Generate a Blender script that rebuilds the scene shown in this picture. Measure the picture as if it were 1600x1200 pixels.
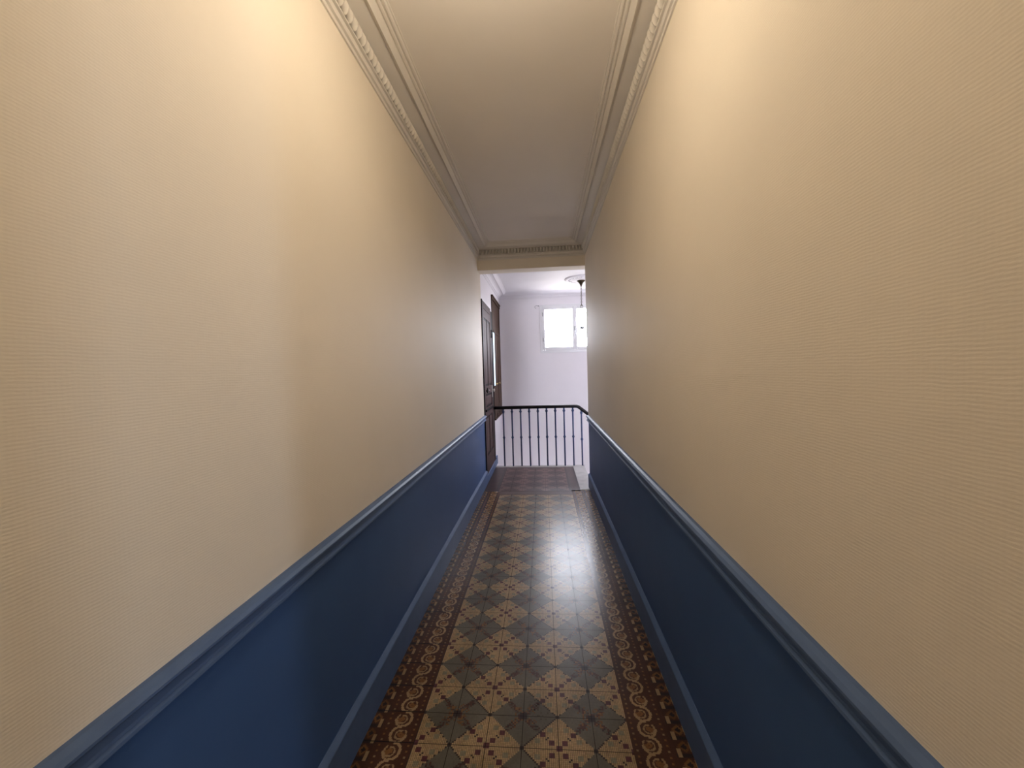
import bpy, bmesh, math, random
import numpy as np
from mathutils import Vector, Matrix
random.seed(4)
rng = np.random.RandomState(7)
S = bpy.context.scene
COL = S.collection
for o in list(bpy.data.objects):
    bpy.data.objects.remove(o, do_unlink=True)

# ---------------------------------------------------------------- camera
YAW, PITCH, ROLL, FPX, EYE = 0.0789, 0.0328, 0.0294, 621.08, 1.5
fw = Vector((-math.sin(YAW) * math.cos(PITCH), math.cos(YAW) * math.cos(PITCH), -math.sin(PITCH)))
rt = Vector((math.cos(YAW), math.sin(YAW), 0)); up = rt.cross(fw)
r2 = rt * math.cos(ROLL) - up * math.sin(ROLL); u2 = up * math.cos(ROLL) + rt * math.sin(ROLL)
cd = bpy.data.cameras.new('camera'); cam = bpy.data.objects.new('camera', cd); COL.objects.link(cam)
M4 = Matrix((r2, u2, -fw)).transposed().to_4x4(); M4.translation = (0, 0, EYE)
cam.matrix_world = M4
cd.sensor_fit = 'HORIZONTAL'; cd.sensor_width = 36; cd.lens = FPX / 1600 * 36
cd.clip_start = 0.02; cd.clip_end = 100
S.camera = cam

# ---------------------------------------------------------------- world, light, exposure
W = bpy.data.worlds.new('sky'); S.world = W; W.use_nodes = True
bgn = W.node_tree.nodes['Background']
bgn.inputs['Strength'].default_value = 44.0
_t = W.node_tree.nodes.new('ShaderNodeTexCoord'); _s = W.node_tree.nodes.new('ShaderNodeSeparateXYZ'); _r = W.node_tree.nodes.new('ShaderNodeValToRGB')
W.node_tree.links.new(_t.outputs['Generated'], _s.inputs[0]); W.node_tree.links.new(_s.outputs['Z'], _r.inputs[0]); W.node_tree.links.new(_r.outputs[0], bgn.inputs['Color'])
_r.color_ramp.elements[0].position = 0.0; _r.color_ramp.elements[0].color = (0.20, 0.19, 0.18, 1)      # street and facades below the horizon
_r.color_ramp.elements[1].position = 0.03; _r.color_ramp.elements[1].color = (0.86, 0.89, 1.0, 1)      # bright overcast sky
S.view_settings.view_transform = 'Standard'; S.view_settings.look = 'None'
S.view_settings.gamma = 1; S.view_settings.use_curve_mapping = False
S.view_settings.exposure = 0.19
HALL_LAMP = 34.0      # emission of the hall lamp's opal globe
HALL_COL = (1.0, 0.85, 0.65)
ADDED_SIDE = 28.0       # added area light for the cool strip on the left wall
ADDED_STAIR = 34.0       # added area light at the unseen near stairwell window
STAIR_LAMP = 4.0     # emission of the bulb in the stair lantern

# ---------------------------------------------------------------- dimensions
A, B = 0.797, 0.556           # left wall at x=-A, right wall at x=B
ZC, ZS = 3.085, 2.95          # ceilings: corridor, stairwell
Y0, YH0, YH1 = -3.2, 5.05, 5.25   # near end, lintel
YE, YF = 6.24, 7.5            # landing edge, far wall
XR = 2.3                      # stairwell right wall
YN = 3.0                      # stairwell near wall (right of the corridor wall)
ZB = -2.6                     # bottom of the stairwell
WT = 0.1463                   # tile
FX0 = -0.5655
TY0 = 1.9661

def bump(y):                  # slow unevenness of the old left wall
    return 0.0 if y > 1.17 else 0.004 * (1 - math.exp((y - 1.17) / 0.22))
YL = [Y0, -0.6, -0.2, 0.1, 0.3, 0.45, 0.6, 0.7, 0.8, 0.88, 0.95, 1.0, 1.05, 1.1, 1.14, 1.17]

# ---------------------------------------------------------------- materials
def mat(name, color, rough=0.5, metal=0.0, spec=0.5, emit=None, estr=0.0):
    m = bpy.data.materials.new(name); m.use_nodes = True
    b = m.node_tree.nodes['Principled BSDF']
    b.inputs['Base Color'].default_value = (*color, 1); b.inputs['Roughness'].default_value = rough
    b.inputs['Metallic'].default_value = metal; b.inputs['Specular IOR Level'].default_value = spec
    if emit:
        b.inputs['Emission Color'].default_value = (*emit, 1); b.inputs['Emission Strength'].default_value = estr
    return m
def nd(m, t, **k):
    n = m.node_tree.nodes.new(t)
    for a_, v in k.items(): setattr(n, a_, v)
    return n
def lk(m, a_, b_): m.node_tree.links.new(a_, b_)
def bsdf(m): return m.node_tree.nodes['Principled BSDF']
def math_n(m, op, a_, b_=None, c_=None):
    n = nd(m, 'ShaderNodeMath', operation=op)
    for i, v in enumerate((a_, b_, c_)):
        if v is None: continue
        if isinstance(v, (int, float)): n.inputs[i].default_value = v
        else: lk(m, v, n.inputs[i])
    return n.outputs[0]
def mottled(m, col, amt=0.12, scale=8, stretch=(1, 1, 1)):
    tc = nd(m, 'ShaderNodeTexCoord'); mp = nd(m, 'ShaderNodeMapping'); mp.inputs['Scale'].default_value = stretch
    lk(m, tc.outputs['Object'], mp.inputs[0])
    nz = nd(m, 'ShaderNodeTexNoise'); nz.inputs['Scale'].default_value = scale; nz.inputs['Detail'].default_value = 5
    lk(m, mp.outputs[0], nz.inputs['Vector'])
    cr = nd(m, 'ShaderNodeValToRGB'); cr.color_ramp.elements[0].position = 0.3; cr.color_ramp.elements[1].position = 0.7
    cr.color_ramp.elements[0].color = (*[c * (1 - amt) for c in col], 1)
    cr.color_ramp.elements[1].color = (*[min(1, c * (1 + amt)) for c in col], 1)
    lk(m, nz.outputs['Fac'], cr.inputs[0]); lk(m, cr.outputs[0], bsdf(m).inputs['Base Color'])
    return nz
def weave(m, strength=0.15, pitch=0.0062):     # glass fibre wall covering under paint
    tc = nd(m, 'ShaderNodeTexCoord'); sp = nd(m, 'ShaderNodeSeparateXYZ'); lk(m, tc.outputs['Object'], sp.inputs[0])
    n1 = nd(m, 'ShaderNodeTexNoise'); n1.inputs['Scale'].default_value = 1.0; n1.inputs['Detail'].default_value = 3
    mp = nd(m, 'ShaderNodeMapping'); mp.inputs['Scale'].default_value = (60, 60, 380)
    lk(m, tc.outputs['Object'], mp.inputs[0]); lk(m, mp.outputs[0], n1.inputs['Vector'])
    n2 = nd(m, 'ShaderNodeTexNoise'); n2.inputs['Scale'].default_value = 22; n2.inputs['Detail'].default_value = 4; lk(m, tc.outputs['Object'], n2.inputs['Vector'])
    zz = math_n(m, 'MULTIPLY', sp.outputs['Z'], 2 * math.pi / pitch)
    zz = math_n(m, 'ADD', zz, math_n(m, 'MULTIPLY', n2.outputs['Fac'], 7.0))
    ny = math_n(m, 'MULTIPLY', sp.outputs['Y'], 2 * math.pi / (pitch * 1.3))
    s1 = math_n(m, 'SINE', zz); s2 = math_n(m, 'SINE', ny)
    h = math_n(m, 'ADD', math_n(m, 'MULTIPLY', s1, 0.55), math_n(m, 'MULTIPLY', s2, 0.10))
    h = math_n(m, 'ADD', h, math_n(m, 'MULTIPLY', n1.outputs['Fac'], 2.6))
    bp = nd(m, 'ShaderNodeBump'); bp.inputs['Strength'].default_value = strength; bp.inputs['Distance'].default_value = 0.0009
    lk(m, h, bp.inputs['Height']); lk(m, bp.outputs[0], bsdf(m).inputs['Normal'])

CREAM = (0.87, 0.785, 0.66)
M = {}
M['wall'] = mat('cream_wall_paint', CREAM, 0.65, spec=0.14); mottled(M['wall'], CREAM, 0.025, 1.6); weave(M['wall'])
M['dado'] = mat('blue_dado_paint', (0.054, 0.112, 0.265), 0.5, spec=0.18); mottled(M['dado'], (0.054, 0.112, 0.265), 0.06, 3); weave(M['dado'], 0.06)
M['trimblue'] = mat('blue_gloss_paint', (0.088, 0.145, 0.280), 0.48, spec=0.28); mottled(M['trimblue'], (0.088, 0.145, 0.280), 0.08, 14)
M['plaster'] = mat('white_plaster', (0.78, 0.73, 0.66), 0.55, spec=0.3); mottled(M['plaster'], (0.78, 0.73, 0.66), 0.02, 3)
M['ceil'] = mat('ceiling_paint', (0.82, 0.765, 0.70), 0.6, spec=0.3); mottled(M['ceil'], (0.82, 0.765, 0.70), 0.02, 2)
M['swall'] = mat('stairwell_white_paint', (0.86, 0.83, 0.86), 0.6, spec=0.3); mottled(M['swall'], (0.86, 0.83, 0.86), 0.015, 2)
M['pvc'] = mat('white_window_frame', (0.82, 0.82, 0.84), 0.35)
M['brown'] = mat('stained_dark_wood', (0.085, 0.050, 0.046), 0.6, spec=0.08); mottled(M['brown'], (0.085, 0.050, 0.046), 0.25, 7, (8, 8, 0.7))
M['brown2'] = mat('old_brown_wood', (0.062, 0.034, 0.022), 0.6, spec=0.08); mottled(M['brown2'], (0.062, 0.034, 0.022), 0.35, 7, (8, 8, 0.6))
M['dark'] = mat('dark_wood_and_groove_shade', (0.014, 0.008, 0.009), 0.6, spec=.08)  # casing and moulding wood, also the painted shade in the door's grooves
M['rail'] = mat('black_handrail', (0.008, 0.006, 0.008), 0.45, spec=.2)
M['iron'] = mat('blue_painted_iron', (0.022, 0.046, 0.140), 0.35); mottled(M['iron'], (0.022, 0.046, 0.140), 0.1, 30)
M['bronze'] = mat('aged_bronze', (0.10, 0.075, 0.045), 0.38, metal=0.8)
M['brass'] = mat('brass', (0.55, 0.40, 0.18), 0.3, metal=1.0)
M['porcelain'] = mat('white_porcelain', (0.75, 0.72, 0.68), 0.15)
M['iron_black'] = mat('black_iron', (0.02, 0.018, 0.018), 0.4, metal=0.5)
M['marble'] = mat('grey_marble', (0.38, 0.365, 0.35), 0.4); mottled(M['marble'], (0.38, 0.365, 0.35), 0.18, 9)
M['steel'] = mat('dull_steel', (0.35, 0.36, 0.38), 0.35, metal=0.9)
M['opal'] = mat('lit_opal_glass', (0.9, 0.85, 0.75), 0.3, emit=HALL_COL, estr=HALL_LAMP)
M['bulb'] = mat('lit_bulb', (0.9, 0.9, 0.9), 0.3, emit=(0.92, 0.96, 1.0), estr=STAIR_LAMP)
def glass(name, t=0.9, tint=(1, 1, 1), rough=0.02):
    m = bpy.data.materials.new(name); m.use_nodes = True; nt = m.node_tree; nt.nodes.clear()
    o = nd(m, 'ShaderNodeOutputMaterial'); mx = nd(m, 'ShaderNodeMixShader'); tr = nd(m, 'ShaderNodeBsdfTransparent')
    gl = nd(m, 'ShaderNodeBsdfGlossy'); gl.inputs['Roughness'].default_value = rough
    tr.inputs['Color'].default_value = (*tint, 1); mx.inputs[0].default_value = 1 - t
    lk(m, tr.outputs[0], mx.inputs[1]); lk(m, gl.outputs[0], mx.inputs[2]); lk(m, mx.outputs[0], o.inputs[0])
    return m
M['pane'] = glass('window_glass', 0.93)
M['shade'] = glass('clear_lantern_glass', 0.88, (0.97, 0.98, 1.0))
M['daypane'] = mat('frosted_pane_daylight_glow', (0.6, 0.7, 0.75), 0.3, emit=(0.62, 0.82, 1.0), estr=1.1)  # daylight behind the glass, put in as the pane's own emission

# ---------------------------------------------------------------- builders
class MB:
    def __init__(s): s.v = []; s.f = []; s.sm = []; s.mi = []
    def add(s, vs, fs, smooth=False, mi=0):
        n = len(s.v); s.v += [tuple(v) for v in vs]
        for f in fs: s.f.append(tuple(n + i for i in f)); s.sm.append(smooth); s.mi.append(mi)
    def box(s, x0, x1, y0, y1, z0, z1, bv=0.0, mi=0):
        x0, x1 = sorted((x0, x1)); y0, y1 = sorted((y0, y1)); z0, z1 = sorted((z0, z1))
        if bv <= 0:
            vs = [(x, y, z) for x in (x0, x1) for y in (y0, y1) for z in (z0, z1)]
            s.add(vs, [(0, 1, 3, 2), (4, 6, 7, 5), (0, 4, 5, 1), (2, 3, 7, 6), (0, 2, 6, 4), (1, 5, 7, 3)], mi=mi); return
        bm = bmesh.new(); bmesh.ops.create_cube(bm, size=1)
        for v in bm.verts: v.co = Vector(((x0 + x1) / 2 + v.co.x * (x1 - x0), (y0 + y1) / 2 + v.co.y * (y1 - y0), (z0 + z1) / 2 + v.co.z * (z1 - z0)))
        bmesh.ops.bevel(bm, geom=bm.edges[:], offset=bv, segments=2, affect='EDGES', profile=0.5)
        bm.verts.index_update(); s.add([v.co[:] for v in bm.verts], [[v.index for v in f.verts] for f in bm.faces], mi=mi); bm.free()
    def loft(s, rings, closed=False, caps=False, smooth=False, mi=0):
        n = len(rings[0]); vs = [p for r in rings for p in r]; fs = []
        for i in range(len(rings) - 1):
            for j in range(n if closed else n - 1):
                k = (j + 1) % n; fs.append((i * n + j, i * n + k, (i + 1) * n + k, (i + 1) * n + j))
        if caps: fs.append(tuple(range(n))[::-1]); fs.append(tuple((len(rings) - 1) * n + j for j in range(n)))
        s.add(vs, fs, smooth, mi)
    def lathe(s, prof, c=(0, 0, 0), axis='z', seg=24, smooth=True, mi=0):
        rings = []
        for r, h in prof:
            ring = []
            for k in range(seg):
                t = 2 * math.pi * k / seg; a_, b_ = r * math.cos(t), r * math.sin(t)
                p = {'z': (a_, b_, h), 'x': (h, a_, b_), 'y': (a_, h, b_)}[axis]
                ring.append((c[0] + p[0], c[1] + p[1], c[2] + p[2]))
            rings.append(ring)
        s.loft(rings, closed=True, caps=True, smooth=smooth, mi=mi)
    def tube(s, pts, r, seg=10, smooth=True, closed=False, sx=1.0, mi=0):
        pts = [Vector(p) for p in pts]; rings = []; n = len(pts)
        for i, p in enumerate(pts):
            if closed: d = pts[(i + 1) % n] - pts[i - 1]
            else: d = pts[min(i + 1, n - 1)] - pts[max(i - 1, 0)]
            d.normalize(); ref = Vector((0, 0, 1)) if abs(d.z) < 0.95 else Vector((0, 1, 0))
            a_ = d.cross(ref).normalized(); b_ = a_.cross(d)
            rr = r[i] if isinstance(r, (list, tuple)) else r
            rings.append([tuple(p + a_ * math.cos(2 * math.pi * k / seg) * rr * sx + b_ * math.sin(2 * math.pi * k / seg) * rr) for k in range(seg)])
        if closed: rings.append(rings[0])
        s.loft(rings, closed=True, caps=not closed, smooth=smooth, mi=mi)
    def build(s, name, mats, parent=None, loc=(0, 0, 0)):
        me = bpy.data.meshes.new(name); me.from_pydata([tuple(Vector(v) - Vector(loc)) for v in s.v], [], s.f)
        me.polygons.foreach_set('use_smooth', s.sm); me.polygons.foreach_set('material_index', s.mi)
        for m in (mats if isinstance(mats, (list, tuple)) else [mats]): me.materials.append(m)
        bm = bmesh.new(); bm.from_mesh(me); bmesh.ops.recalc_face_normals(bm, faces=bm.faces[:]); bm.to_mesh(me); bm.free()
        o = bpy.data.objects.new(name, me); COL.objects.link(o); o.location = loc
        if parent:
            o.parent = parent
            if parent.type == 'EMPTY' or parent.location.length:
                base = Vector((0, 0, 0)); p = parent
                while p: base += p.location; p = p.parent
                o.location = Vector(loc) - base
        return o
def struct(o): o['kind'] = 'structure'; return o
def thing(name, label, cat, loc, group=None):
    o = bpy.data.objects.new(name, None); COL.objects.link(o); o.location = loc; o.empty_display_size = 0.1
    o['label'] = label; o['category'] = cat
    if group: o['group'] = group
    return o
def tag(o, label, cat, group=None):
    o['label'] = label; o['category'] = cat
    if group: o['group'] = group
    return o

# ---------------------------------------------------------------- walls
def ylist(y0, y1):
    return sorted({y for y in YL if y0 < y < y1} | {y0, y1})
T = 0.14
DY0, DY1 = -0.58, -0.09      # unseen doorway added behind the viewpoint, shapes the cool strip on the left wall
# left wall: corridor (cream over a blue dado) and its continuation in the stairwell (white)
m = MB()
ys = ylist(Y0, YH1)
def wl(y, z): return (-A + bump(y), y, z)
m.loft([[wl(y, 0.9), wl(y, ZC)] for y in ys], mi=0)
m.loft([[wl(y, -0.1), wl(y, 0.9)] for y in ys], mi=1)
m.box(-A - T, -A - 0.001, Y0, YH1, -0.1, ZC + .1, mi=0)
struct(m.build('wall_left', [M['wall'], M['dado']]))
m = MB()
m.box(-A - T, -A, YH1, YF + T, ZB, ZS + 0.15, mi=0)
struct(m.build('wall_stairwell_left', [M['swall']]))
# right wall of the corridor: cream + dado toward the corridor, white toward the stairs
m = MB()
BR = B + T
for y0_, y1_ in ((Y0, DY0), (DY1, 5.07)):
    m.box(B, BR, y0_, y1_, 0.9, ZC + .1, mi=0); m.box(B, BR, y0_, y1_, -0.1, 0.9, mi=1)
m.box(B, BR, DY0, DY1, 2.62, ZC + .1, mi=0); m.box(B, BR, DY0, DY1, -0.1, -.002, mi=1)
m.box(BR, BR + 0.004, YN, 5.07, ZB, ZS + .1, mi=2)
struct(m.build('wall_right', [M['wall'], M['dado'], M['swall']]))
m = MB(); m.box(-A - T, BR, Y0 - .1, Y0, -0.1, ZC + .1); struct(m.build('wall_back', M['wall']))
# lintel between corridor and stairwell
m = MB(); m.box(-A - 0.002, BR, YH0, YH1 - .002, 2.785, ZC + .1, bv=0.004); struct(m.build('wall_lintel', M['wall']))
m = MB(); m.box(-A - T, BR + .004, 4.85, 5.0, ZB, -.16); struct(m.build('wall_under_landing', M['swall']))
# far wall with the window opening
WX0, WX1, WZ0, WZ1 = -0.02, 1.24, 1.835, 2.70
def wall_with_hole(y0, y1, xa, xb, hx0, hx1, hz0, hz1, ztop):
    m = MB()
    m.box(xa, hx0, y0, y1, ZB, ztop); m.box(hx1, xb, y0, y1, ZB, ztop)
    m.box(hx0, hx1, y0, y1, ZB, hz0); m.box(hx0, hx1, y0, y1, hz1, ztop); return m
struct(wall_with_hole(YF, YF + .2, -A, XR + T, WX0, WX1, WZ0, WZ1, ZS + .15).build('wall_far', M['swall']))
m = MB(); m.box(XR, XR + T, YN - .2, YF, ZB, ZS + .15); struct(m.build('wall_stairwell_right', M['swall']))
NX0, NX1, NZ0, NZ1 = 1.28, 1.86, 1.40, 2.70
struct(wall_with_hole(YN - .2, YN, BR, XR, NX0, NX1, NZ0, NZ1, ZS + .15).build('wall_stairwell_near', M['swall']))
# made-up side room that boxes in the light for the cool strip
m = MB()
m.box(BR, 3.6, -3.4, -3.3, -.1, 2.9); m.box(BR, 3.6, .3, .4, -.1, 2.9); m.box(3.5, 3.6, -3.3, .3, -.1, 2.9)
m.box(BR, 3.6, -3.4, .4, 2.9, 3.0); m.box(BR, 3.6, -3.4, .4, -.2, -.1)
struct(m.build('wall_added_side_room', M['wall']))
ld = bpy.data.lights.new('added_side_light', 'AREA'); ld.shape = 'RECTANGLE'; ld.size = .20; ld.size_y = 1.7  # added cool light aimed through the doorway at the left wall
ld.color = (0.66, 0.80, 1.0); ld.energy = ADDED_SIDE
o = bpy.data.objects.new('added_side_light', ld); COL.objects.link(o); o.location = (3.05, -2.46, 1.6)
dv = Vector((-.8, 1.0, 1.6)) - o.location; o.rotation_euler = dv.to_track_quat('-Z', 'Y').to_euler()
# ceilings
m = MB(); m.box(-A - T, BR, Y0, YH0 + .001, ZC, ZC + .1); struct(m.build('ceiling', M['ceil']))
m = MB(); m.box(-A, BR, YH1 - .01, YF, ZS, ZS + .1); m.box(BR, XR, YN, YF, ZS, ZS + .1); struct(m.build('ceiling_stairwell', M['swall']))

# ---------------------------------------------------------------- tiled floor (mosaic pattern, one mesh)
NC = 20
SRGB = lambda r, g, b: tuple(((c / 255) / 12.92 if c / 255 <= .04045 else ((c / 255 + .055) / 1.055) ** 2.4) for c in (r, g, b))
C_TAN = np.array(SRGB(172, 146, 109)); C_GREY = np.array(SRGB(96, 90, 77)); C_BR = np.array(SRGB(76, 50, 36))
C_PUR = np.array(SRGB(84, 42, 46)); C_DK = np.array(SRGB(52, 40, 36)); C_OR = np.array(SRGB(140, 98, 58)); C_GG = np.array(SRGB(132, 124, 100))
C_CR = np.array(SRGB(164, 134, 96)); C_JT = np.array(SRGB(32, 25, 23)); C_RED = np.array(SRGB(88, 56, 46))

def field_cell(m_, n_, i, j):
    """colour, tessera flag of cell (i,j) in tile (m,n)"""
    px = m_ * NC + i; py = n_ * NC + j          # fine integer position, 0 = a vertex of the diamonds
    # nearest centre: unit (odd,even)=dark, (even,odd)=light
    gx = (px + .5) / NC; gy = (py + .5) / NC
    best = None
    for cx in (math.floor(gx), math.floor(gx) + 1):
        for cy in (math.floor(gy), math.floor(gy) + 1):
            if (cx + cy) % 2 == 0: continue
            d = abs(gx - cx) + abs(gy - cy)
            if best is None or d < best[0]: best = (d, cx, cy)
    d, cx, cy = best
    dx = px + .5 - cx * NC; dy = py + .5 - cy * NC; ax, ay = abs(dx), abs(dy)
    # corners where diamonds meet
    vx, vy = abs(px + .5 - round(gx) * NC), abs(py + .5 - round(gy) * NC)
    if (round(gx) + round(gy)) % 2 == 0 and vx < 1.1 and vy < 1.1: return C_DK * (0.8 + .3 * rng.rand()), 0.3
    light = (cy % 2 != 0)
    if light:
        if -1 < dx < 2 and -1 < dy < 2: return C_PUR * (.8 + .4 * rng.rand()), 0.4
        if 2 < ax < 5 and 2 < ay < 5: return C_PUR * (.8 + .4 * rng.rand()), 0.4
        if (5 < ax < 6 and 6 < ay < 7) or (6 < ax < 7 and 5 < ay < 6): return C_DK, 0.4
        if 7 < ax < 10 and 7 < ay < 10: return C_PUR * (.7 + .4 * rng.rand()), 0.4
        if (10 < ax < 13 and 3 < ay < 6) or (3 < ax < 6 and 10 < ay < 13): return C_GG * (.85 + .3 * rng.rand()), 0.6
        if (ax + ay) > 14 and 4 < ax < 15 and rng.rand() < .22: return C_TAN * .6 + C_OR * .3, 0.8
        return C_TAN * (0.84 + 0.32 * rng.rand()) * np.array([1, 1 - .05 * rng.rand(), 1 - .12 * rng.rand()]), 1.0
    if d > 0.955: return C_DK * (.9 + .3 * rng.rand()), 0.3
    r = max(ax, ay); di = abs(ax - ay)
    if ax < 1.6 and ay < 1.6: return C_DK, 0.1
    if di < 2.4 and 2 < r < 10:
        k = rng.rand()
        if r < 6: return (C_OR * .8 if k < .28 else C_RED * .8 if k < .6 else C_GREY * .8), 0.3
        return (C_RED * .75 if k < .5 else C_DK if k < .65 else C_GREY * .8), 0.3
    if di < 4.2 and 4 < r < 8 and rng.rand() < .3: return C_OR * .6, 0.2
    return C_GREY * (0.92 + 0.16 * rng.rand()), 0.0

def landing_cell(m_, n_, i, j):
    c, t = field_cell(m_, n_, i, j)
    g = c.mean()
    return np.array(SRGB(86, 66, 62)) * (0.20 + 2.5 * min(1, g / 0.4)) * (.85 + .3 * rng.rand()), t * .4

def scroll(u, v):
    """u in 0..1 across the strip, v in tiles along; colour"""
    for du in (.06, .89):
        k = (v * 6) % 1
        if ((u - du) / .028) ** 2 + ((k - .5) / .22) ** 2 < 1: return C_OR * .75 if int(v * 6) % 3 else C_CR * .65
    p = 0.5; k = math.floor(v / p); s_ = 1 if k % 2 else -1
    y = (v - (k + .5) * p); x = (u - .475 - s_ * -.015)
    r = math.hypot(x, y * .98); a_ = math.atan2(y, x * s_)
    R = .238
    if abs(a_) < 1.65 and abs(r - R) < .038: return C_CR
    if a_ <= -1.65 and abs(r - (R - .014 * (abs(a_) - 1.6))) < .029: return C_CR * .92
    if a_ > 2.35 and abs(r - (R - .036)) < .024: return C_CR * .85
    # inner curl
    x2, y2 = x * s_ + .035, y
    r3 = math.hypot(x2, y2); a3 = math.atan2(y2, x2)
    if -2.9 < a3 < 2.0 and abs(r3 - (.132 - .010 * a3)) < .024: return C_CR * .85
    if r3 < .075 and a3 > -2.2: return (C_OR * .72 + C_BR * .28)
    if r < R - .05 and x * s_ < -.06 and y < .02: return (C_OR * .6 + C_BR * .4)
    return C_BR

def outer(u, v):
    k = (v * 2) % 1
    if u > .82: return C_BR * .9
    w = (k - .5)
    if abs(u - .16 - .0 * w) < .07 and abs(w) < .27: return C_CR * .85
    if abs(u - .70) < .07 and abs(((v * 2 + .35) % 1) - .5) < .27: return C_CR * .8
    d = abs(u - .43) / .30 + abs(w) / .36
    if d < .45: return C_DK * .7
    if d < .95: return (C_OR * .62) if (int(v * 2) % 2) else C_OR * .45
    return C_DK * .85 if abs(w) > .4 else C_BR * .8

V = []; F = []; FC = []; FT = []; FR = []
def add_grid(xe, ye, fn):
    xe = np.asarray(xe); ye = np.asarray(ye); nx, ny = len(xe), len(ye); base = len(V) and sum(len(a_) for a_ in V)
    gx, gy = np.meshgrid(xe, ye); V.append(np.stack([gx.ravel(), gy.ravel(), np.zeros(nx * ny)], 1))
    idx = np.arange(nx * ny).reshape(ny, nx)
    F.append(np.stack([idx[:-1, :-1], idx[:-1, 1:], idx[1:, 1:], idx[1:, :-1]], -1).reshape(-1, 4) + base)
    for jj in range(ny - 1):
        for ii in range(nx - 1):
            c, t, r = fn(ii, jj); FC.append(c); FT.append(t); FR.append(r)
JW = 0.0024
def edges(n_tiles, o, nc):
    e = []
    for t in range(n_tiles):
        a_ = o + t * WT
        e.append(a_); e += list(a_ + JW + (WT - JW) * np.arange(nc) / nc)
    e.append(o + n_tiles * WT); return e
YT0, NT1 = TY0 - 10 * WT, 29                 # corridor field from y=0.503 to 4.746
YA = YT0 + NT1 * WT                          # start of the cross border
YB = YA + WT                                 # start of the landing field
NT2 = 8; YD = YB + NT2 * WT                  # 6.06
YSL = 6.135                                  # start of the stone edge
JR = 0.95
def f_field(ii, jj):
    i, j = ii % (NC + 1), jj % (NC + 1)
    if i == 0 or j == 0: return C_JT, 0, JR
    c, t = field_cell(ii // (NC + 1), jj // (NC + 1) - 10, i - 1, j - 1)
    return c, t, 0.28 + .03 * rng.rand()
add_grid(edges(6, FX0, NC), edges(NT1, YT0, NC), f_field)
# coarse part behind the camera
def f_back(ii, jj): return ((C_TAN if (ii + jj) % 2 else C_GREY), 0, .25)
add_grid(np.arange(7) * WT + FX0, np.linspace(Y0, YT0, 15), f_back)
NB = 36
def strip(x_out, x_in, fn, y0, y1, nx, tile_rel=WT, res=NB):
    n = int(round((y1 - y0) / WT * res)); xe = np.linspace(x_out, x_in, nx + 1); ye = np.linspace(y0, y1, n + 1)
    def g(ii, jj):
        u = (ii + .5) / nx; v = ((ye[jj] + ye[jj + 1]) / 2 - YT0) / WT
        c = fn(u, v)
        if (v % 1) < .014: c = C_JT
        return c * (.92 + .16 * rng.rand()), 0, 0.26
    add_grid(xe, ye, g)
XF1 = FX0 + 6 * WT                           # right end of field 0.3123
def rev(fn): return lambda u, v: fn(1 - u, v)
strip(FX0 - WT, FX0, scroll, YT0, YB, 34)
strip(XF1, XF1 + WT, rev(scroll), YT0, 4.93, 34)
strip(-A, FX0 - WT, outer, YT0, YB, 18)
strip(XF1 + WT, B, rev(outer), YT0, 4.93, 18)
for xa, xb in ((-A, FX0), (XF1, B)): add_grid([xa, xb], [Y0, YT0], lambda i, j: (C_BR, 0, .3))
# cross border between corridor and landing
C_PB = np.array(SRGB(84, 64, 58))
def f_cross(ii, jj):
    if jj in (0, 23): return C_JT, 0, .6
    c = C_PB * (.75 + .5 * rng.rand()) if 3 < jj < 20 else C_BR * 1.1
    return c, .3, .3
add_grid(np.linspace(FX0, XF1, 121), np.linspace(YA, YB, 25), f_cross)
# landing
def f_land(ii, jj):
    i, j = ii % (NC + 1), jj % (NC + 1)
    if i == 0 or j == 0: return C_JT * 1.5, 0, .6
    c, t = landing_cell(ii // (NC + 1), jj // (NC + 1) + 20, i - 1, j - 1)
    return c, t, .42
add_grid(edges(6, FX0 - .03, NC), edges(NT2, YB, NC), f_land)
XL1 = FX0 - .03 + 6 * WT
def f_lb(w0, w1):
    def g(ii, jj):
        u = (ii + .5) / 12
        c = C_DK if (u < .16 or u > .86) else C_PB * (.62 + .35 * rng.rand())
        return c, 0, .32
    return g
add_grid(np.linspace(-A, FX0 - .03, 13), np.linspace(YB, YD, 80), f_lb(0, 1))
add_grid(np.linspace(XL1, 0.423, 13), np.linspace(YB, YD, 80), f_lb(0, 1))
add_grid(np.linspace(-A, .423, 100), np.linspace(YD, YSL, 6), lambda i, j: ((C_DK if j == 4 else C_PB * (.6 + .3 * rng.rand())), 0, .32))
Vn = np.concatenate(V); Fn = np.concatenate(F)
me = bpy.data.meshes.new('floor')
me.vertices.add(len(Vn)); me.vertices.foreach_set('co', Vn.ravel())
me.loops.add(Fn.size); me.loops.foreach_set('vertex_index', Fn.ravel().astype(np.int32))
me.polygons.add(len(Fn)); me.polygons.foreach_set('loop_start', np.arange(0, Fn.size, 4, dtype=np.int32))
me.update(calc_edges=True)
ca = me.attributes.new('tile_colour', 'FLOAT_COLOR', 'FACE')
ca.data.foreach_set('color', np.concatenate([np.array(FC), np.ones((len(FC), 1))], 1).astype(np.float32).ravel())
me.attributes.new('tessera', 'FLOAT', 'FACE').data.foreach_set('value', np.array(FT, dtype=np.float32))
me.attributes.new('tile_rough', 'FLOAT', 'FACE').data.foreach_set('value', np.array(FR, dtype=np.float32))
mt = mat('mosaic_cement_tiles', (0.3, 0.2, 0.1), 0.3, spec=0.25)
at = nd(mt, 'ShaderNodeAttribute', attribute_name='tile_colour'); att = nd(mt, 'ShaderNodeAttribute', attribute_name='tessera')
atr = nd(mt, 'ShaderNodeAttribute', attribute_name='tile_rough')
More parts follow.
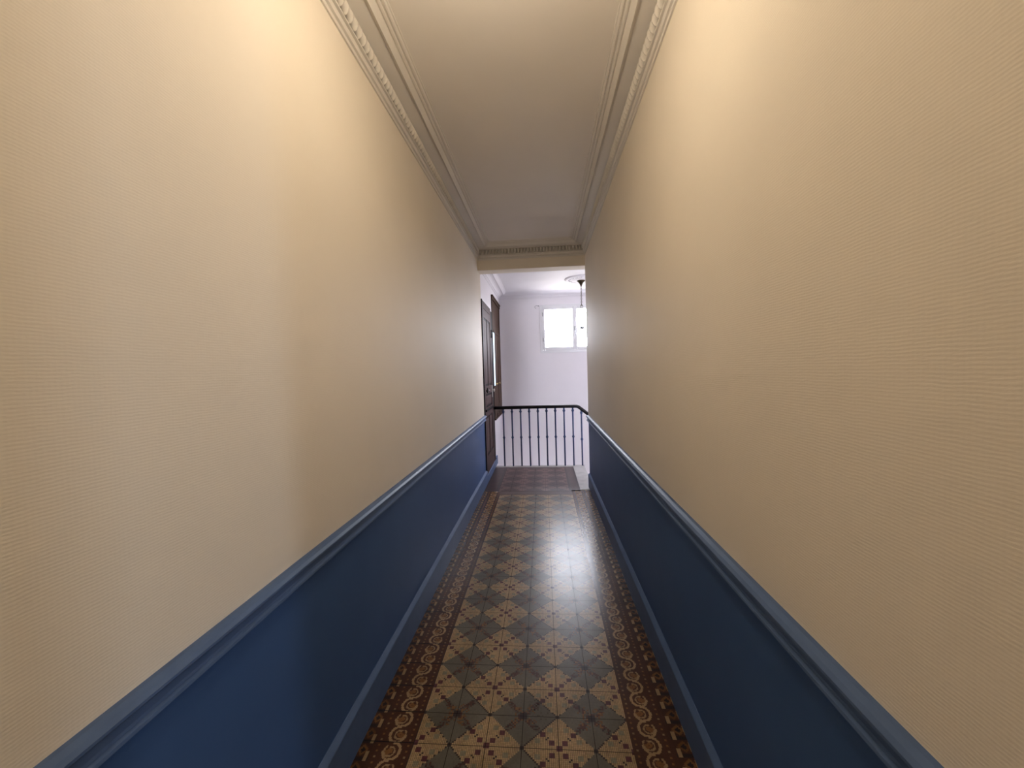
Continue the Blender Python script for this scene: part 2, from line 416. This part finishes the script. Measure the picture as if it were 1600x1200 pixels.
tc = nd(mt, 'ShaderNodeTexCoord'); sp = nd(mt, 'ShaderNodeSeparateXYZ'); lk(mt, tc.outputs['Object'], sp.inputs[0])
def groove(axis, off):
    cs = (WT - JW) / NC
    t = math_n(mt, 'FRACT', math_n(mt, 'DIVIDE', math_n(mt, 'MODULO', math_n(mt, 'ADD', sp.outputs[axis], off), WT), cs))
    return math_n(mt, 'LESS_THAN', t, 0.26 if axis == 'X' else 0.2)
gx = groove('X', -FX0 - JW + 10 * WT); gy = groove('Y', -YT0 - JW + 100 * WT)
g = math_n(mt, 'MULTIPLY', math_n(mt, 'MAXIMUM', gx, math_n(mt, 'MULTIPLY', gy, .6)), math_n(mt, 'MULTIPLY', att.outputs['Fac'], .55))
nz = nd(mt, 'ShaderNodeTexNoise'); nz.inputs['Scale'].default_value = 5; nz.inputs['Detail'].default_value = 6; lk(mt, tc.outputs['Object'], nz.inputs['Vector'])
mr = nd(mt, 'ShaderNodeMapRange'); lk(mt, nz.outputs['Fac'], mr.inputs[0]); mr.inputs[1].default_value = .3; mr.inputs[2].default_value = .7; mr.inputs[3].default_value = .8; mr.inputs[4].default_value = 1.15
f = math_n(mt, 'MULTIPLY', math_n(mt, 'SUBTRACT', 1.0, g), mr.outputs[0])
vm = nd(mt, 'ShaderNodeVectorMath', operation='SCALE'); lk(mt, at.outputs['Color'], vm.inputs[0]); lk(mt, f, vm.inputs['Scale'])
lk(mt, vm.outputs[0], bsdf(mt).inputs['Base Color'])
lk(mt, math_n(mt, 'ADD', atr.outputs['Fac'], math_n(mt, 'MULTIPLY', math_n(mt, 'SUBTRACT', nz.outputs['Fac'], .5), .05)), bsdf(mt).inputs['Roughness'])
me.materials.append(mt)
fl = bpy.data.objects.new('floor', me); COL.objects.link(fl); struct(fl)
m = MB(); m.box(-A, B, Y0, 4.93, -.16, -.004); m.box(-A, .42, 4.93, YSL, -.16, -.004)
struct(m.build('floor_slab', M['marble']))

# stone edge of the landing and the stairs going down to the right
m = MB()
m.box(-A, .42, YSL, YE, -.16, 0.001, bv=.006); m.box(.42, .60, 4.95, YE, -.16, 0.001, bv=.006)
m.box(-A, .60, YH1 + .1, YE - .004, -.30, -.16)
landing_edge = struct(m.build('trim_1', M['marble']))
m = MB()
for k in range(1, 7):
    x = .60 + .26 * (k - 1); z = -.175 * k
    m.box(x - .02, x + .28, 5.07, YE, z - .035, z, bv=.006, mi=0); m.box(x, x + .26, 5.08, YE - .01, z - .30, z - .035, mi=1)
struct(m.build('floor_stair_flight', [M['marble'], M['swall']]))
m = MB(); m.box(-A, XR, YN, YF, ZB - .1, ZB); struct(m.build('floor_lower', M['marble']))

# ---------------------------------------------------------------- mouldings
def run(prof, pts_fn, ys):
    return [[pts_fn(d, y, z) for d, z in prof] for y in ys]
def left(d, y, z): return (-A + bump(y) + d, y, z)
def right(d, y, z): return (B - d, y, z)
CR = [(0, .9156), (.012, .9156), (.024, .910), (.031, .902), (.031, .896), (.024, .889), (.017, .885), (.0145, .866), (.0165, .860), (.024, .857), (.025, .850), (.018, .844), (.010, .841), (.008, .836), (0, .836)]
BBP = [(0, .176), (.003, .176), (.018, .159), (.0205, .154), (.0205, .150), (.019, .146), (.019, 0)]
m = MB(); m.loft(run(CR, left, ylist(Y0, 5.262)), caps=True); struct(m.build('trim_2', M['trimblue']))
m = MB(); m.loft(run(CR, right, [Y0, DY0]), caps=True); m.loft(run(CR, right, [DY1, 5.07]), caps=True); struct(m.build('trim_3', M['trimblue']))
m = MB(); m.loft(run(BBP, left, ylist(Y0, 5.262)), caps=True)
BB2 = [(0, .104), (.012, .104), (.020, .098), (.020, 0)]
m.loft(run(BB2, left, [5.262, 6.26]), caps=True); m.loft(run([(0, .125), (.016, .125), (.020, .12), (.020, 0)], left, [6.26, 6.44]), caps=True)
struct(m.build('baseboard_left', M['trimblue']))
m = MB(); m.loft(run(BBP, right, [Y0, DY0]), caps=True); m.loft(run(BBP, right, [DY1, 5.07]), caps=True); struct(m.build('baseboard_right', M['trimblue']))

# cornice with its running leaf ornament, mitred round the corridor ceiling
CP = [(0, 2.911), (.008, 2.911), (.009, 2.927), (.003, 2.929), (.003, 2.935), (.015, 2.938), (.019, 2.957), (.012, 2.959), (.012, 2.963), (.027, 2.965), (.029, 2.969),
      (.027, 2.973), (.005, 2.978), (.005, 3.030), (.030, 3.033), (.034, 3.038), (.100, 3.050), (.111, 3.050), (.112, 3.040), (.118, 3.038), (.133, 3.056), (.137, 3.062),
      (.138, 3.067), (.146, 3.064), (.153, 3.066), (.155, 3.073), (.162, 3.073), (.165, 3.069), (.172, 3.071), (.176, 3.080), (.182, 3.080), (.184, ZC)]
m = MB()
ym = YH0
rings = []
for y in ylist(Y0, 4.0): rings.append([left(d, y, z) for d, z in CP])
rings.append([(-A + d, ym - d, z) for d, z in CP]); rings.append([(B - d, ym - d, z) for d, z in CP]); rings.append([(B - d, Y0, z) for d, z in CP])
m.loft(rings)
def bead(m, c, inward, along, zdir, s=1.0):     # one leaf of the carved row
    c = Vector(c); i_ = Vector(inward); a_ = Vector(along); z_ = Vector((0, 0, 1))
    rings = []
    for k, (h, w, dd) in enumerate([(-.027, .002, .022), (-.018, .0075, .031), (-.008, .0105, .036), (.004, .0135, .036), (.016, .0205, .034), (.029, .0205, .026)]):
        rings.append([c + z_ * h * s + a_ * w * s * math.cos(t) + i_ * (dd * s * max(0.0, math.sin(t))) for t in np.linspace(0, math.pi, 6)])
    m.loft(rings, closed=True, caps=True, smooth=True)
y = -0.5
while y < ym - .05:
    bead(m, (-A + bump(y) + .011, y, 3.003), (1, 0, 0), (0, 1, 0), 1); bead(m, (B - .011, y, 3.003), (-1, 0, 0), (0, 1, 0), 1); y += .040
x = -A + .05
while x < B - .04: bead(m, (x, ym - .011, 3.003), (0, -1, 0), (1, 0, 0), 1); x += .040
struct(m.build('trim_4', M['plaster']))
# stairwell cornice (smaller)
def cs(d, z): return (d * .87, ZS - (ZC - z) * .60)
CP2 = [(0, 2.842), (.008, 2.842), (.010, 2.850), (.018, 2.854), (.020, 2.866), (.030, 2.870), (.032, 2.884), (.040, 2.898), (.056, 2.912), (.080, 2.920), (.096, 2.922), (.098, 2.916), (.104, 2.915), (.146, 2.944), (.154, 2.946), (.160, ZS)]
m = MB()
rings = [[(-A + d, YH1, z) for d, z in CP2], [(-A + d, YF - d, z) for d, z in CP2], [(XR - d, YF - d, z) for d, z in CP2], [(XR - d, YN, z) for d, z in CP2]]
m.loft(rings)
x = -A + .05
while x < 1.4: bead(m, (x, YF - .020, 2.884), (0, -1, 0), (1, 0, 0), 1, .40); x += .030
struct(m.build('trim_5', M['swall']))

# ---------------------------------------------------------------- doors on the left wall
XW = -A
m = MB()
m.box(XW, XW + .014, 5.245, 5.290, .10, 2.468, bv=.002); m.box(XW, XW + .012, 6.10, 6.262, .10, 2.43, bv=.002)
m.box(XW, XW + .004, 5.290, 6.10, .104, 2.43)  # near-black backing stands for shade in the gaps round the panels
dr = struct(m.build('door_1', M['dark']))
m = MB()
X1 = XW + .0045
# stiles and rails raised over recessed panels
X2 = X1 + .007
def stile(y0, y1, z0, z1): m.box(X1, X2, y0, y1, z0, z1, bv=.003)
stile(5.292, 5.37, .106, 2.462); stile(5.99, 6.098, .106, 2.462)
for z0, z1 in ((.106, .34), (.88, 1.0), (1.19, 1.30), (2.24, 2.36), (2.364, 2.462)): stile(5.37, 5.99, z0, z1)
stile(5.665, 5.725, .34, .88); stile(5.665, 5.725, 1.30, 2.24)
lf = m.build('leaf', M['brown'], dr)
def panel(y0, y1, z0, z1):
    m = MB()
    rr = []
    for dx, k in ((0, .030), (.001, .032), (.0050, .052), (.0050, .056)):
        rr.append([(X1 + dx, y0 + k, z0 + k), (X1 + dx, y1 - k, z0 + k), (X1 + dx, y1 - k, z1 - k), (X1 + dx, y0 + k, z1 - k)])
    m.loft(rr, closed=True, caps=True); return m.build('panel', M['brown'], lf)
for a_ in ((5.37, 5.665, 1.30, 2.24), (5.725, 5.99, 1.30, 2.24), (5.37, 5.665, .34, .88), (5.725, 5.99, .34, .88), (5.37, 5.99, 1.0, 1.19)): panel(*a_)
m = MB(); m.box(X2, X2 + .018, 5.292, 6.098, .955, .985, bv=.006); m.build('moulding', M['dark'], dr)
m = MB(); m.lathe([(0.0, 0), (.022, 0), (.022, .004), (.010, .010), (.010, .018), (.022, .024), (.026, .032), (.018, .040), (0.0, .042)], (X2, 6.04, 1.215), 'x', 20)
m.box(X2, X2 + .005, 6.015, 6.065, 1.11, 1.29, bv=.002)
h = m.build('door_handle', M['porcelain'], dr); h['label'] = 'white porcelain door knob and plate'
m = MB(); m.tube([(X2 + .012, 5.42, 1.235), (X2 + .014, 5.66, 1.235)], .008); m.box(X2, X2 + .012, 5.50, 5.56, 1.20, 1.27, bv=.003); m.box(X2, X2 + .015, 5.42, 5.435, 1.22, 1.25, bv=.002)
m.build('latch', M['iron_black'], dr)
m = MB(); m.box(X2, X2 + .003, 5.325, 5.350, 1.20, 1.225, bv=.001); m.build('keyhole_plate', M['iron_black'], dr)
m = MB(); m.tube([(X2 + .006, 6.095, 2.02), (X2 + .006, 6.095, 2.14)], .008); m.build('hinge', M['iron_black'], dr)

# tall brown glazed casement over the stairs
w2 = MB()
ya, yb, za, zb = 6.315, 7.43, .715, 2.725
fd = .012
w2.box(XW, XW + fd, ya, ya + .035, za, zb, bv=.003); w2.box(XW, XW + fd, yb - .10, yb, za, zb, bv=.004)
w2.box(XW, XW + fd + .01, ya, yb, zb - .07, zb, bv=.006); w2.box(XW, XW + fd + .02, ya, yb, zb - .02, zb, bv=.004)
w2.box(XW, XW + fd, ya, yb, za, za + .09, bv=.004); w2.box(XW, XW + fd + .015, ya, yb, za, za + .025, bv=.004)
wo = struct(w2.build('window_1', M['brown2']))
m = MB(); m.box(XW, XW + .018, ya + .05, yb - .10, 2.13, 2.17, bv=.004); m.build('transom', M['brown2'], wo)
m = MB(); m.box(XW, XW + .006, ya + .05, yb - .10, 2.17, zb - .07); m.build('upper_panel', M['brown2'], wo)
m = MB(); m.box(XW, XW + .012, 6.352, 6.52, 1.27, 2.13); p = m.build('pane', M['daypane'], wo); p['label'] = 'frosted glass strip with daylight as its own glow'
m = MB(); m.box(XW, XW + .012, 6.52, 6.87, .81, 2.13, bv=.003); m.box(XW, XW + .012, 6.352, 6.52, .81, 1.27, bv=.003)
le = m.build('casement', M['brown2'], wo)
m = MB(); m.box(XW, XW + .012, 6.88, 7.33, .81, 2.13, bv=.003); m.box(XW + .012, XW + .016, 6.95, 7.26, .95, 2.05, bv=.004); le2 = m.build('casement', M['brown2'], wo)
for yy, ln in ((6.53, le), (6.91, le2)):
    m = MB(); m.lathe([(0, 0), (.012, 0), (.008, .012), (.018, .024), (.012, .034), (0, .036)], (XW + .012, yy, 1.295), 'x', 14); m.build('knob', M['brass'], ln)
for yy in (6.60, 6.95):
    m = MB()
    for s_ in (0, .09): m.box(XW + fd, XW + fd + .008, yy + s_, yy + s_ + .03, za + .02, za + .085, bv=.002)
    m.build('carved_block', M['brown'], wo)

# ---------------------------------------------------------------- far window and an added unseen near window
def pvc_window(n, x0, x1, z0, z1, y, side, split, handle=True):
    # side -1: the room lies toward -y
    m = MB(); d0, d1 = (y - .012, y + .05) if side < 0 else (y - .05, y + .012)
    fr = .035
    m.box(x0 - .015, x0 + fr, d0, d1, z0 - .02, z1 + .015, bv=.004); m.box(x1 - fr, x1 + .015, d0, d1, z0 - .02, z1 + .015, bv=.004)
    m.box(x0 + fr, x1 - fr, d0, d1, z0 - .02, z0 + fr, bv=.004); m.box(x0 + fr, x1 - fr, d0, d1, z1 - fr, z1 + .015, bv=.004)
    w = struct(m.build('window_%d' % n, M['pvc']))
    e0, e1 = (y - .022, y + .03) if side < 0 else (y - .03, y + .022)
    yc = (e0 + e1) / 2
    for xa, xb in ((x0 + fr, split), (split, x1 - fr)):
        m = MB(); s = .042
        m.box(xa, xa + s, e0, e1, z0 + fr, z1 - fr, bv=.006); m.box(xb - s, xb, e0, e1, z0 + fr, z1 - fr, bv=.006)
        m.box(xa + s, xb - s, e0, e1, z0 + fr, z0 + fr + s * 1.3, bv=.006); m.box(xa + s, xb - s, e0, e1, z1 - fr - s, z1 - fr, bv=.006)
        c = m.build('casement', M['pvc'], w)
        m = MB(); m.box(xa + s - .004, xb - s + .004, yc - .003, yc + .003, z0 + fr + s * 1.3 - .004, z1 - fr - s + .004); m.build('pane', M['pane'], c)
        m = MB(); zm = z0 + fr + .45 * (z1 - z0 - 2 * fr); m.box(xa + s, xb - s, yc - .008, yc + .008, zm - .005, zm + .005); m.build('glazing_bar', M['pvc'], c)
    if handle:
        m = MB(); e = e0 if side < 0 else e1; sg = side
        m.box(split - .012, split + .012, e, e + sg * .01, 2.22, 2.30, bv=.003); m.tube([(split, e, 2.26), (split, e + sg * .045, 2.26), (split + .01, e + sg * .05, 2.20), (split, e + sg * .05, 2.15)], .007); m.build('window_handle', M['steel'], w)
        for zz in (2.03, 2.50):
            m = MB(); m.tube([(x0 + fr + .004, e, zz), (x0 + fr + .004, e, zz + .07)], .007); m.build('hinge', M['steel'], w)
    return w
pvc_window(2, WX0, WX1, WZ0, WZ1, YF, -1, .61)
pvc_window(3, NX0, NX1, NZ0, NZ1, YN, 1, 1.57, False)  # out of view, added to bring more light into the stairwell
def portal(x0, x1, z0, z1, y, toward):
    ld = bpy.data.lights.new('sky_portal', 'AREA'); ld.shape = 'RECTANGLE'; ld.size = x1 - x0; ld.size_y = z1 - z0
    ld.cycles.is_portal = True
    o = bpy.data.objects.new('sky_portal', ld); COL.objects.link(o); o.location = ((x0 + x1) / 2, y, (z0 + z1) / 2)
    o.rotation_euler = (math.pi / 2 * (-1 if toward < 0 else 1), 0, 0)
portal(WX0, WX1, WZ0, WZ1, YF + .1, -1); portal(NX0, NX1, NZ0, NZ1, YN - .1, 1)
ld = bpy.data.lights.new('added_stair_light', 'AREA'); ld.shape = 'RECTANGLE'; ld.size = .30; ld.size_y = 1.1  # added light that brightens the far wall and leaves a shaded band
ld.color = (0.86, 0.88, 1.0); ld.energy = ADDED_STAIR
o = bpy.data.objects.new('added_stair_light', ld); COL.objects.link(o); o.location = (1.57, YN + .03, 2.0); o.rotation_euler = (math.pi / 2, 0, 0)
o.rotation_euler = Vector((-.35, 1, 0)).to_track_quat('-Z', 'Y').to_euler()

# small curtain hook on the wall by the window
m = MB()
pts = [(-.055, YF - .012, 2.70), (-.09, YF - .022, 2.705)] + [(-.10 + .022 * math.cos(t), YF - .024, 2.678 + .024 * math.sin(t)) for t in np.linspace(1.4, 4.9, 8)]
m.tube(pts, .0035, 8); m.lathe([(0, 0), (.010, 0), (.010, -.006), (0, -.008)], (-.055, YF, 2.70), 'y', 12)
m.tube([(-.055, YF - .004, 2.70), (-.055, YF - .014, 2.70)], .004, 8)
tag(m.build('curtain_hook', M['steel'], loc=(-.06, YF, 2.68)), 'small metal curtain hook on white wall above left corner of window', 'hook')

# ---------------------------------------------------------------- stair railing
rail = thing('stair_railing', 'stair railing with black wooden handrail and slim blue iron balusters at landing edge', 'railing', (0, 6.20, 0))
YR = 6.20
m = MB()
pts = [(-A + .003, YR, .925), (-.6, YR, .927), (0, YR, .927), (.47, YR, .927), (.505, YR, .925), (.53, YR, .915), (.56, YR, .892)]
x = .60
while x < 2.0: pts.append((x, YR, .892 - (x - .56) * .80)); x += .12
m.tube(pts, .0255, 14, sx=1.1); m.build('handrail', M['rail'], rail)
def baluster(x, top, base):
    m = MB(); r = .0118
    m.lathe([(r, base), (r, top)], (x, YR, 0), 'z', 10); b = m.build('baluster', M['iron'], rail, loc=(x, YR, 0))
    kt, km = top - .050, base + .455
    for k, zc, s in (('collar', kt, 1.0), ('collar', km, .95)):
        m = MB(); prof = [(r, -.026), (.0145, -.022), (.0135, -.015), (.020, -.008), (.0215, 0), (.020, .008), (.0135, .015), (.0145, .022), (r, .026)]
        m.lathe([(a_ * s, h_ + zc) for a_, h_ in prof], (x, YR, 0), 'z', 14); m.build(k, M['iron'], b, loc=(x, YR, 0))
    m = MB(); m.lathe([(r, top - .03), (.015, top - .012), (.016, top)], (x, YR, 0), 'z', 12); m.build('cap', M['iron'], b, loc=(x, YR, 0))
for k in range(9): baluster(-.640 + k * .1352, .912, -.0)
baluster(.573, .872, -.045)
for k in range(1, 8): baluster(.573 + k * .135, .872 - k * .135 * .80, -.045 - .79 * k * .135)

# ---------------------------------------------------------------- stairwell lantern, rosette
LX, LY = .645, 6.50
m = MB()
m.lathe([(.255, ZS + .01), (.262, ZS - .006), (.250, ZS - .022), (.228, ZS - .026), (.215, ZS - .018), (.185, ZS - .016), (.16, ZS - .030), (.11, ZS - .040), (.07, ZS - .034), (0.001, ZS - .034)], (LX, LY, 0), 'z', 48)
for k in range(16):
    t = 2 * math.pi * k / 16; c = Vector((LX + .185 * math.cos(t), LY + .185 * math.sin(t), ZS - .018))
    m.lathe([(.001, -.014), (.016, -.009), (.022, 0)], c, 'z', 8)
tag(m.build('ceiling_rosette', M['swall'], loc=(LX, LY, ZS)), 'round white plaster rosette on stairwell ceiling above the glass lantern', 'ceiling rosette')
lamp = thing('pendant_lantern', 'small glass pendant lantern on bronze chain hanging in front of far window', 'lamp', (LX, LY, ZS - .04))
m = MB(); m.lathe([(.062, ZS - .034), (.066, ZS - .040), (.052, ZS - .052), (.030, ZS - .075), (.016, ZS - .105), (.008, ZS - .130), (.001, ZS - .132)], (LX, LY, 0), 'z', 24); m.build('canopy', M['bronze'], lamp)
m = MB(); z = ZS - .128; k = 0
while z > 2.525:
    ring = []
    for t in np.linspace(0, 2 * math.pi, 12, endpoint=False):
        a_ = .0085 * math.cos(t); hh = .016 * math.sin(t) - .014
        ring.append((LX + (a_ if k % 2 else 0), LY + (0 if k % 2 else a_), z + hh))
    m.tube(ring, .0038, 6, closed=True); z -= .026; k += 1
m.build('chain', M['bronze'], lamp)
m = MB(); m.tube([(LX + .022 * math.cos(t), LY, 2.503 + .022 * math.sin(t)) for t in np.linspace(0, 2 * math.pi, 18, endpoint=False)], .004, 8, closed=True)
m.lathe([(.006, 2.43), (.006, 2.482)], (LX, LY, 0), 'z', 10); m.lathe([(.03, 2.425), (.05, 2.42), (.05, 2.415), (.02, 2.41)], (LX, LY, 0), 'z', 20)
m.build('top_ring', M['bronze'], lamp)
m = MB(); prof = [(.058, 2.46), (.060, 2.44), (.070, 2.40), (.092, 2.34), (.098, 2.31), (.094, 2.27), (.070, 2.21), (.046, 2.18), (.036, 2.172)]
rr = [[(LX + r * math.cos(t), LY + r * math.sin(t), z) for t in np.linspace(0, 2 * math.pi, 32, endpoint=False)] for r, z in prof]
m.loft(rr, closed=True, smooth=True); m.build('glass_shade', M['shade'], lamp)
m = MB(); m.lathe([(.001, 2.405), (.016, 2.40), (.018, 2.37), (.036, 2.33), (.040, 2.30), (.034, 2.27), (.018, 2.25), (.001, 2.245)], (LX, LY, 0), 'z', 20); m.build('bulb', M['bulb'], lamp)
m = MB(); m.lathe([(.036, 2.176), (.042, 2.170), (.036, 2.156), (.020, 2.146), (.008, 2.140), (.001, 2.130)], (LX, LY, 0), 'z', 20); m.build('finial_cup', M['steel'], lamp)

# ---------------------------------------------------------------- hall ceiling lamp (just above the frame)
def globe_lamp(y, label):
    hl = thing('ceiling_lamp', label, 'lamp', (-.13, y, ZC))
    m = MB(); m.lathe([(.075, ZC), (.078, ZC - .008), (.060, ZC - .022), (.014, ZC - .035), (.012, ZC - .24), (.034, ZC - .25), (.034, ZC - .275)], (-.13, y, 0), 'z', 24); m.build('cap', M['brass'], hl)
    m = MB(); m.lathe([(max(.001, .095 * math.sin(t)), ZC - .36 + .095 * math.cos(t)) for t in np.linspace(.3, math.pi, 14)], (-.13, y, 0), 'z', 24); m.build('globe', M['opal'], hl)
globe_lamp(1.15, 'opal glass globe lamp on brass stem hanging from near end of corridor ceiling')
globe_lamp(-1.7, 'opal glass globe lamp added behind the viewer to brighten the near corridor')  # unseen lamp added to lift the walls near the camera
